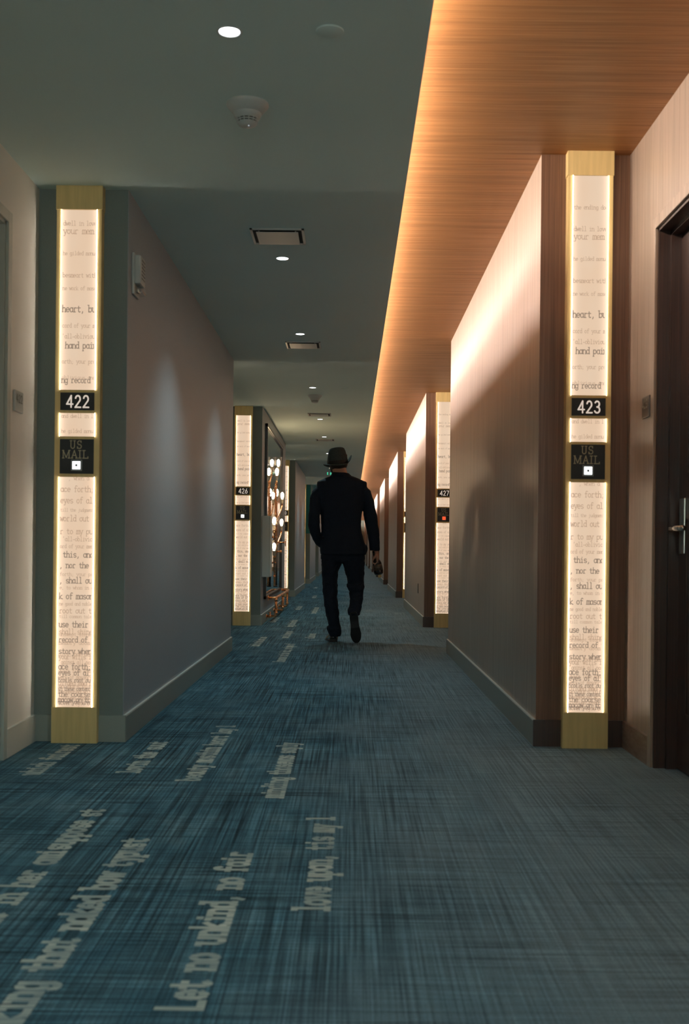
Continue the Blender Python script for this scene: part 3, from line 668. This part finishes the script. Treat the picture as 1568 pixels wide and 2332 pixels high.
e = empty('pipe_lamp', (XL, 13.7, .37), 'copper pipe wall lamp with glowing bulbs in glass cups before the mirror', 'wall lamp')
ox = .052                                         # distance of the pipework from the wall
bulbs = [(14.0 - 13.7, 1.93, 0.00), (13.6 - 13.7, 1.79, .01), (14.55 - 13.7, 1.54, .02), (13.75 - 13.7, 1.54, 0), (13.10 - 13.7, 1.17, .02), (14.3 - 13.7, 1.18, .03), (12.95 - 13.7, .86, .03)]
main = [-.14, -.09, -.04, .01, .06, .11, -.19]
for i, (dy, z, dx) in enumerate(bulbs):
    zb = z - .37; ym = main[i]; mb = MB(); r = .0115
    lo = .02 + .04 * (i % 3)
    pts = [(ox, ym, lo)]
    zt = zb - .10; zs = zt - .16 - .3 * abs(dy - ym) * .5
    pts += [(ox, ym, zs)]
    for t in range(1, 9):
        f = t / 8; sm = f * f * (3 - 2 * f); pts.append((ox + dx * sm, ym + (dy - ym) * sm, zs + (zt - zs) * f))
    mb.tube(pts, r, 10)
    mb.lathe([(.0165, -.004), (.0165, .012), (.0115, .016)], (ox, ym, zs - .01), 12)
    a = mb.build('copper_arm', M['copper'], e)
    mb = MB(); mb.lathe([(.009, -.10), (.017, -.085), (.017, -.05), (.022, -.045), (.022, -.038), (.0001, -.038)], (ox + dx, dy, zb), 18); mb.build('socket', M['ceramic'], a)
    mb = MB(); mb.lathe([(.0001, -.038), (.010, -.036), (.012, -.028), (.020, 0), (.0215, .02), (.017, .04), (.008, .052), (.0001, .055)], (ox + dx, dy, zb), 18); mb.build('bulb', M['bulb'], a)
    mb = MB(); mb.lathe([(.018, -.048), (.036, -.040), (.042, -.02), (.045, .02), (.044, .085)], (ox + dx, dy, zb), 24); mb.build('glass_cup', M['glass'], a)
mb = MB(); mb.tube([(.0, -.04, .62), (ox, -.04, .62)], .011, 10); mb.tube([(.0, -.04, .30), (ox, -.04, .30)], .011, 10)
for z in (.30, .62, .86): mb.tube([(ox, -.21, z), (ox, .14, z)], .012, 10)
mb.lathe([(.03, 0), (.03, .006), (.012, .01)], (0, -.04, .62), 20, axis='x'); mb.lathe([(.03, 0), (.03, .006), (.012, .01)], (0, -.04, .30), 20, axis='x')
mb.build('manifold', M['copper'], e)
def wheel(mb, c, r):                              # a valve handwheel facing into the hall
    pts = [(c[0], c[1] + r * math.cos(a * math.pi / 10), c[2] + r * math.sin(a * math.pi / 10)) for a in range(21)]
    mb.tube(pts, .0045, 8, 0, False)
    for a in range(3): mb.tube([(c[0], c[1] + r * math.cos(a * math.pi / 3), c[2] + r * math.sin(a * math.pi / 3)), (c[0], c[1] - r * math.cos(a * math.pi / 3), c[2] - r * math.sin(a * math.pi / 3))], .0035, 8)
mb = MB(); mb.tube([(ox, .14, .555), (ox + .05, .14, .555), (ox + .10, .14, .555)], .010, 10); wheel(mb, (ox + .11, .14, .555), .045); mb.build('valve_wheel', M['copper'], e)
mb = MB(); mb.tube([(ox, .04, .44), (ox + .06, .04, .44)], .012, 10); mb.lathe([(.014, 0), (.020, .006), (.020, .018), (.010, .024)], (ox + .05, .04, .44), 16, axis='x'); mb.build('pressure_gauge', M['copper'], e)
mb = MB(); mb.tube([(ox, .0, .42), (ox, .0, .02)], .022, 12); mb.tube([(ox, -.10, .36), (ox, -.10, .06)], .016, 12); mb.lathe([(.028, 0), (.028, .02)], (ox, 0, .0), 16, closed=True); mb.build('lower_pipe', M['black_frame'], e)

e = empty('copper_rail', (XL, 14.0, 0), 'low copper pipe rail on brackets below the wall mirror', 'rail')
mb = MB(); X1 = .126; ya, yb, zt = -1.25, 1.30, .272; rr = .016
mb.tube([(.032, ya, zt), (X1 - .02, ya, zt), (X1 - .006, ya + .006, zt), (X1, ya + .02, zt), (X1, yb - .02, zt), (X1 - .006, yb - .006, zt), (X1 - .02, yb, zt), (.032, yb, zt)], rr, 14)
for yy in (ya, yb): mb.lathe([(.030, 0), (.030, .006), (.018, .010)], (.032, yy, zt), 18, axis='x')
mb.build('top_pipe', M['copper'], e)
for yy in (-1.25, 0.0, 1.0):
    mb = MB(); mb.tube([(X1, yy, zt), (X1, yy, .085), (X1 - .008, yy, .068), (X1 - .02, yy, .062), (.0, yy, .062)], .0145, 14)
    for c in ((X1, yy, zt - .02), (X1, yy, .10)): mb.lathe([(.0195, -.012), (.0195, .012)], c, 16, closed=True)
    mb.lathe([(.026, 0), (.026, .006), (.016, .010)], (.013, yy, .062), 18, axis='x')
    l = mb.build('leg', M['copper'], e)
    mb = MB(); mb.tube([(.055, yy, .062), (.055, yy, .10)], .008, 10); mb.tube([(.040, yy, .105), (.070, yy, .105)], .0055, 8); mb.lathe([(.020, -.014), (.020, .014)], (.055, yy, .062), 14, axis='x', closed=True)
    mb.build('valve', M['copper'], l)

# ------------------------------------------------------------------ the man walking away
YM = 10.05; SM = 2500 / YM
def MP(u, v, y=0.0):                               # position in the man's upright plane, y metres behind or before it
    return Vector(((u - 797.5 + ROLL * (v - 1250.6)) / SM, YM + y, 0.85 - (v - 1250.6 - ROLL * (u - 797.5)) / SM))
def oval(c, rx, ry, n=28, p=2.4, tilt=0.0):
    pts = []
    for k in range(n):
        a = 2 * math.pi * k / n; ca, sa = math.cos(a), math.sin(a)
        x = rx * math.copysign(abs(ca) ** (2 / p), ca); y = ry * math.copysign(abs(sa) ** (2 / p), sa)
        pts.append((c.x + x, c.y + y, c.z + tilt * x))
    return pts
def solidify_remesh(name, mb, m, parent, voxel=.007, smooth=4, disp=None):
    """unite the overlapping lofts into one continuous skin"""
    o = mb.build(name, m, None)
    r = o.modifiers.new('r', 'REMESH'); r.mode = 'VOXEL'; r.voxel_size = voxel; r.use_smooth_shade = True
    s_ = o.modifiers.new('s', 'SMOOTH'); s_.iterations = smooth; s_.factor = 0.5
    if disp:
        for nm, sc, st, ori in disp:
            tx = bpy.data.textures.new(nm, 'CLOUDS'); tx.noise_scale = sc; tx.noise_depth = 2
            d = o.modifiers.new(nm, 'DISPLACE'); d.texture = tx; d.strength = st; d.mid_level = 0.5; d.texture_coords = 'GLOBAL'
    bpy.context.view_layer.update(); dg = bpy.context.evaluated_depsgraph_get()
    me = bpy.data.meshes.new_from_object(o.evaluated_get(dg)); old = o.data; o.modifiers.clear(); o.data = me; bpy.data.meshes.remove(old); me.name = name
    me.polygons.foreach_set('use_smooth', [True] * len(me.polygons))
    o.parent = parent; o.matrix_parent_inverse = parent.matrix_world.inverted()
    return o
man = empty('person', (MP(778, 1464).x, YM, 0), 'man in dark suit and fedora walking away down the middle of the carpet', 'person')
bpy.context.view_layer.update()
def child(mb, name, m, parent=None, fix=True):
    o = mb.build(name, m, parent or man, fix=fix); o.matrix_parent_inverse = man.matrix_world.inverted() if not parent else (parent.matrix_world.inverted())
    return o
def ring(uL, uR, v, ry, y=0.0, p=2.4, tilt=0.0): return oval(MP((uL + uR) / 2, v, y), (uR - uL) / 2 / SM, ry, 28, p, tilt)
def limb(mb, data, n=20):                          # (u, v, y, radius px across, radius px deep)
    rings = []
    for i, (u, v, y, rx, ry) in enumerate(data): rings.append(oval(MP(u, v, y), rx / SM, ry / SM, n, 2.1))
    return mb.loft(rings)
# body: head, neck, trunk, limbs and hands in one skin
mb = MB()
hd = Matrix.Rotation(math.radians(14), 3, 'Z') @ Matrix.Rotation(math.radians(-3), 3, 'Y')    # head turned a little to the left
hc = MP(770, 1051, .02)
def H(x, y, z): return hc + hd @ Vector((x, y, z))
rings = []
for z, rx, ry, yo in ((.118, .020, .025, .0), (.108, .048, .058, .0), (.085, .068, .082, .0), (.05, .077, .096, .0), (.01, .078, .099, .0), (-.03, .074, .094, .004), (-.06, .066, .082, .014), (-.085, .056, .066, .026), (-.108, .040, .046, .042), (-.118, .022, .026, .048)):
    rings.append([tuple(H(rx * math.cos(a), yo + ry * math.sin(a), z)) for a in [2 * math.pi * k / 28 for k in range(28)]])
mb.loft(rings)
mb.ell(H(0, .104, -.018), (.013, .020, .022), 8); mb.ell(H(0, .094, .030), (.045, .014, .010), 8); mb.ell(H(0, .088, -.062), (.026, .012, .010), 8); mb.ell(H(0, .084, -.098), (.020, .016, .014), 8)
for s_ in (-1, 1): mb.ell(H(s_ * .079, -.004, -.015), (.009, .017, .032), 8); mb.ell(H(s_ * .034, .086, .004), (.014, .010, .010), 8)
mb.loft([oval(MP(772, 1060, .015), .060, .062), oval(MP(773, 1072, .005), .064, .066), oval(MP(775, 1084, .0), .072, .072), oval(MP(777, 1100, .0), .12, .085), oval(MP(777, 1112, 0), .17, .09)])
mb.loft([ring(742, 812, 1105, .085), ring(738, 818, 1130, .10), ring(738, 814, 1170, .10), ring(740, 814, 1210, .09), ring(738, 820, 1250, .10), ring(745, 815, 1276, .09)])
limb(mb, [(745, 1110, 0, 10, 11), (724, 1130, -.01, 9, 11), (716, 1165, -.04, 8, 10), (716, 1195, -.07, 8, 9), (721, 1220, -.03, 7, 8), (730, 1240, .01, 6, 7), (738, 1252, .03, 5, 9), (742, 1262, .035, 3, 9)])
limb(mb, [(815, 1110, 0, 10, 11), (833, 1130, 0, 9, 11), (841, 1165, 0, 8, 10), (846, 1190, .005, 8, 9), (849, 1215, .01, 7.5, 8), (853, 1240, .02, 6.5, 7), (854, 1254, .02, 6, 7.5)])
limb(mb, [(755, 1270, 0, 18, 22), (752, 1310, .01, 15, 18), (752, 1355, .01, 12, 14), (755, 1395, .01, 10, 13), (761, 1430, .0, 7, 9), (763, 1452, .0, 6, 8), (762, 1460, .03, 6, 12)])
limb(mb, [(803, 1270, 0, 18, 22), (808, 1310, .02, 15, 18), (811, 1345, .01, 12, 14), (810, 1370, -.06, 10, 12), (807, 1390, -.12, 7, 9), (806, 1402, -.140, 5, 6), (808, 1430, -.095, 5, 5), (810, 1446, -.08, 5, 4)])
# right hand closed round the bottle neck: palm, four fingers, thumb
hp = MP(856, 1258, .02)
def HP(x, y, z): return hp + Vector((x, y, z))
mb.loft([oval(HP(0, 0, .01), .022, .026), oval(HP(.006, 0, -.02), .020, .038), oval(HP(.009, .0, -.05), .017, .043), oval(HP(.010, .002, -.078), .014, .040), oval(HP(.009, .003, -.088), .010, .030)])
for i, (yy, ln) in enumerate(((-.032, .92), (-.011, 1.05), (.011, 1.0), (.031, .8))):
    mb.tube([HP(.010, yy, -.072), HP(.008, yy - .002, -.098 * ln ** .3), HP(-.010, yy - .003, -.112 * ln ** .3), HP(-.028, yy - .002, -.102 * ln ** .3), HP(-.034, yy, -.082)], [.0095, .0090, .0085, .0078, .0065], 10)
mb.tube([HP(.0, -.030, -.022), HP(-.014, -.042, -.045), HP(-.026, -.040, -.066), HP(-.034, -.030, -.080)], [.012, .0105, .0095, .0075], 10)
# left hand, in the trouser pocket: palm and fingers
lp = MP(741, 1252, .03)
mb.loft([oval(lp + Vector((0, 0, .01)), .016, .026), oval(lp + Vector((.006, 0, -.03)), .014, .038), oval(lp + Vector((.012, 0, -.06)), .012, .040)])
for yy, ln in ((-.030, .9), (-.010, 1.), (.010, .95), (.029, .8)): mb.tube([lp + Vector((.012, yy, -.055)), lp + Vector((.016, yy, -.055 - .035 * ln)), lp + Vector((.014, yy, -.055 - .068 * ln))], [.0088, .008, .0065], 8)
mb.tube([lp + Vector((.004, .030, -.02)), lp + Vector((.012, .046, -.045)), lp + Vector((.016, .048, -.066))], [.011, .0095, .0075], 8)
body = solidify_remesh('body', mb, M['skin'], man, .0042, 3)
# hair, beard
mb = MB(); rings = []
for z, f in ((-.078, .55), (-.070, .90), (-.05, 1.055), (-.02, 1.06), (.02, 1.05), (.06, 1.05)):
    rx, ry = (.072 if z < -.04 else .078) * f, (.086 if z < -.04 else .099) * f
    rings.append([tuple(H(rx * math.cos(a), min(ry * math.sin(a), .022), z + (.012 * math.sin(a) if a < math.pi else .0))) for a in [2 * math.pi * k / 32 for k in range(32)]])
mb.loft(rings); child(mb, 'hair', M['hair'])
mb = MB()
mb.loft([[tuple(H(rx * math.cos(a), .030 + max(-.012, ry * math.sin(a)), z)) for a in [2 * math.pi * k / 24 for k in range(24)]] for z, rx, ry in ((-.030, .076, .050), (-.055, .073, .064), (-.085, .066, .070), (-.115, .052, .062), (-.135, .030, .040))])
child(mb, 'beard', M['hair'])
# jacket
mb = MB()
mb.loft([ring(757, 793, 1077, .072, .0), ring(752, 800, 1084, .085), ring(736, 818, 1091, .098), ring(722, 834, 1098, .105, 0, 2.8), ring(721, 835, 1108, .115, 0, 2.8), ring(724, 832, 1125, .125, 0, 2.7),
         ring(727, 828, 1145, .13), ring(729, 823, 1170, .125), ring(731, 821, 1192, .118), ring(731, 823, 1212, .122), ring(729, 829, 1234, .13), ring(728, 834, 1250, .135), ring(729, 833, 1263, .135)])
limb(mb, [(738, 1106, 0, 14, 17), (726, 1118, -.005, 15, 17), (719, 1135, -.02, 13.5, 16), (717, 1155, -.04, 13, 15), (715.5, 1178, -.07, 13, 14), (715, 1196, -.08, 13.5, 14), (717.5, 1212, -.06, 12.5, 13), (722, 1228, -.02, 11, 12), (728, 1240, .01, 9, 11), (732, 1246, .02, 6, 9)])
limb(mb, [(818, 1106, 0, 14, 17), (830, 1118, -.005, 14.5, 17), (835, 1135, 0, 14, 16), (839, 1155, 0, 14.5, 15), (843.5, 1178, 0, 15, 15), (846.5, 1198, .005, 14.5, 14), (850, 1218, .01, 13.5, 13), (852.5, 1238, .015, 12, 12), (853, 1254, .02, 11.5, 12)])
mb.ell(MP(829, 1250, 0.03), (.034, .06, .045), 10)
jk = solidify_remesh('jacket', mb, M['suit'], man, .006, 3, [('jf', .09, .012, 0), ('jg', .03, .004, 0)])
mb = MB(); mb.loft([oval(MP(774.5, 1077, .0), .074, .076, 28, 2.2, -.05), oval(MP(774.5, 1081, .0), .080, .080, 28, 2.2, -.05), oval(MP(775, 1086, -.002), .094, .090, 28, 2.2)])
c = child(mb, 'collar', M['suit'])
for i, v in enumerate((1222, 1227, 1232, 1237)):
    p = MP(735 - .4 * i, v, -.085 + .02 * i)
    if i < 3: MBx = MB().ell(p, (.0065, .004, .0065), 8); b_ = child(MBx, 'sleeve_button', M['band'])
# trousers
mb = MB()
mb.loft([ring(732, 828, 1245, .11), ring(731, 829, 1262, .122), ring(730, 830, 1272, .120), ring(736, 824, 1279, .105)])
limb(mb, [(754, 1262, 0, 22, 27), (754.3, 1278, 0, 23.2, 26), (753, 1289, 0, 21.5, 25), (751.5, 1300, .01, 20, 24), (751, 1320, .015, 18, 21), (751, 1340, .01, 17, 19), (752, 1360, .0, 16, 18), (753.5, 1380, -.005, 16, 18), (756.5, 1400, -.01, 15, 17), (760, 1418, -.01, 13.5, 16), (763, 1430, -.01, 13, 16), (763.5, 1437, -.01, 13, 16)])
mb.loft([oval(MP(760, 1427, -.01), .060, .062), oval(MP(759.5, 1432, -.012), .064, .070), oval(MP(762, 1440, -.01), .055, .066), oval(MP(763, 1449, -.01), .046, .058)])
limb(mb, [(806, 1262, 0, 22, 27), (803.6, 1278, 0, 25.4, 26), (805.5, 1289, .01, 24, 25), (807, 1300, .015, 22.3, 24), (809.5, 1320, .02, 19.5, 22), (810.5, 1335, .01, 18.5, 20), (811, 1348, -.02, 16, 18), (811, 1362, -.055, 15, 17), (809, 1376, -.09, 14.5, 16), (806.5, 1388, -.12, 14, 16), (806, 1397, -.145, 12.5, 14)])
mb.loft([oval(MP(809, 1330, .0), .080, .085), oval(MP(809, 1337, -.01), .082, .088), oval(MP(810, 1345, -.02), .070, .078)])
mb.loft([oval(MP(806, 1384, -.115), .056, .062), oval(MP(805, 1390, -.13), .060, .064), oval(MP(806, 1399, -.15), .050, .054)])
solidify_remesh('trousers', mb, M['suit'], man, .006, 2, [('tf', .07, .022, 0), ('tg', .025, .006, 0)])
# shoes: outlines of sole at height h, built toe-forward then placed
def shoe(name, loc, rot, label=None):
    def sec(t):                                    # half widths along the foot, heel (0) to toe (1)
        ks = [(0, .022), (.06, .033), (.2, .036), (.4, .034), (.55, .040), (.7, .046), (.82, .043), (.92, .032), (.98, .018), (1, .008)]
        for (a, x), (b, y) in zip(ks, ks[1:]):
            if a <= t <= b: return x + (y - x) * (t - a) / (b - a)
    L = .295; ts = [0, .02, .06, .12, .2, .3, .4, .5, .6, .7, .78, .86, .92, .96, .99, 1]
    hts = [(0, .055), (.06, .072), (.2, .078), (.3, .085), (.4, .088), (.5, .075), (.6, .060), (.75, .046), (.9, .036), (1, .022)]
    def ht(t):
        for (a, x), (b, y) in zip(hts, hts[1:]):
            if a <= t <= b: return x + (y - x) * (t - a) / (b - a)
    def lift(t): return .020 * (1 - min(1, t / .45)) ** .6 if t < .45 else (0.0 if t < .8 else .06 * (t - .8) ** 1.4)
    up = MB(); rings = []
    for t in ts:
        w_, h = sec(t), ht(t); ring_ = []
        for k in range(20):
            a = math.pi * k / 19; ring_.append((w_ * math.cos(a) * (1.0 if k in (0, 19) else 1.0), t * L, lift(t) + .006 + (h - .006) * math.sin(a) ** .8))
        rings.append(ring_)
    up.loft(rings)
    so = MB(); rings = []
    for t in ts:
        w_ = sec(t) + .003; z = lift(t)
        rings.append([(-w_, t * L, z), (w_, t * L, z), (w_, t * L, z + .008), (-w_, t * L, z + .008)])
    so.loft(rings, smooth=False)
    R = rot.to_3x3() if hasattr(rot, 'to_3x3') else rot
    for m_ in (up, so): m_.v = [tuple(Vector(loc) + R @ Vector(p)) for p in m_.v]
    s_ = child(up, 'shoe', M['leather'])
    if label: s_['label'] = label
    child(so, 'sole', M['sole'], None).parent = s_
    bpy.data.objects[s_.name]
    he = MB(); rings = []
    for z in (.0, .022):
        rings.append([( (sec(t) + .002) * sgn, t * L, z) for sgn, tt in ((1, (0, .05, .12, .22)), (-1, (.22, .12, .05, 0))) for t in tt])
    he.loft(rings, smooth=False); he.v = [tuple(Vector(loc) + R @ Vector(p)) for p in he.v]
    child(he, 'heel', M['sole'], None).parent = s_
    return s_
a = MP(760, 1464, 0)
shoe('shoe', (a.x, YM - .035, .002), Matrix.Rotation(math.radians(10), 3, 'Z'))
hx_ = MP(804, 1398); tx_ = MP(811.5, 1463)
rot = Matrix.Rotation(math.radians(-7), 3, 'Y') @ Matrix.Rotation(math.radians(-74), 3, 'X')
shoe('shoe', (hx_.x, YM - .205, .282), rot, 'lifted shoe showing its sole')
# hat
hat = empty('hat', (0, 0, 0), None, None); del_ = None
hat.parent = man; hat.matrix_parent_inverse = man.matrix_world.inverted(); bpy.context.view_layer.update()
HC = MP(768.5, 1057, .015); HR = Matrix.Rotation(math.radians(10), 3, 'Z') @ Matrix.Rotation(math.radians(-5), 3, 'Y') @ Matrix.Rotation(math.radians(4), 3, 'X')
def hpnt(x, y, z): return tuple(HC + HR @ Vector((x, y, z)))
def hring(rx, ry, z, f=None):
    r = []
    for k in range(40):
        a_ = 2 * math.pi * k / 40; x, y = rx * math.cos(a_), ry * math.sin(a_); dz = f(x, y, a_) if f else 0
        r.append(hpnt(x, y, z + dz))
    return r
tq = lambda x, y, a_: .010 * math.cos(a_) ** 2 * 0 - .014 * (y / .1)          # crown slopes to the front
mb = MB(); mb.loft([hring(.096, .112, .0), hring(.0945, .110, .03), hring(.088, .103, .075), hring(.078, .096, .115, tq), hring(.068, .088, .138, tq), hring(.058, .079, .144, tq), hring(.042, .066, .132, tq), hring(.018, .050, .116, tq), hring(.004, .03, .112, tq)], smooth=True)
mb.v = mb.v
cr = mb.build('crown', M['felt'], hat)
def brimz(r):
    def f(x, y, a_):
        c_, s2 = math.cos(a_), math.sin(a_)
        up = (.074 * max(0, c_) ** 3 + .004 * max(0, -c_) ** 2) * r - .030 * max(0, s2) ** 1.5 * r - .012 * max(0, -s2) * r
        return up
    return f
mb = MB(); mb.loft([hring(.093, .109, .002), hring(.105, .122, .000, brimz(.25)), hring(.120, .138, .0, brimz(.65)), hring(.131, .150, .001, brimz(1.0)), hring(.132, .151, .005, brimz(1.0)), hring(.120, .138, .005, brimz(.65)), hring(.105, .122, .005, brimz(.25)), hring(.093, .109, .006)], closed=False)
mb.build('brim', M['felt'], hat)
mb = MB(); mb.loft([hring(.0965, .1125, .004), hring(.0975, .1135, .008), hring(.0965, .112, .034), hring(.0945, .110, .036)], closed=False); mb.build('band', M['band'], hat)
# bottle carried in the right hand
bt = MP(853, 1262, .02); R = Matrix.Rotation(math.radians(-13), 3, 'Y')
def bottle_part(prof, name, m, par):
    mb = MB().lathe(prof, (0, 0, 0), 28, closed=True); mb.v = [tuple(R @ Vector(p)) for p in mb.v]; return mb.build(name, m, par)
bo = empty('bottle', bt, 'dark patterned bottle held low in the walking man\'s right hand', 'bottle')
bottle_part([(.019, .030), (.020, -.015), (.023, -.045), (.036, -.066), (.043, -.086), (.045, -.160), (.040, -.184), (.024, -.194)], 'body', M['bottle'], bo)
bottle_part([(.0440, -.098), (.0452, -.150)], 'label_wrap', M['bottle_label'], bo)
bottle_part([(.014, -.194), (.0155, -.198), (.0155, -.216), (.012, -.220)], 'cap', M['brass'], bo)
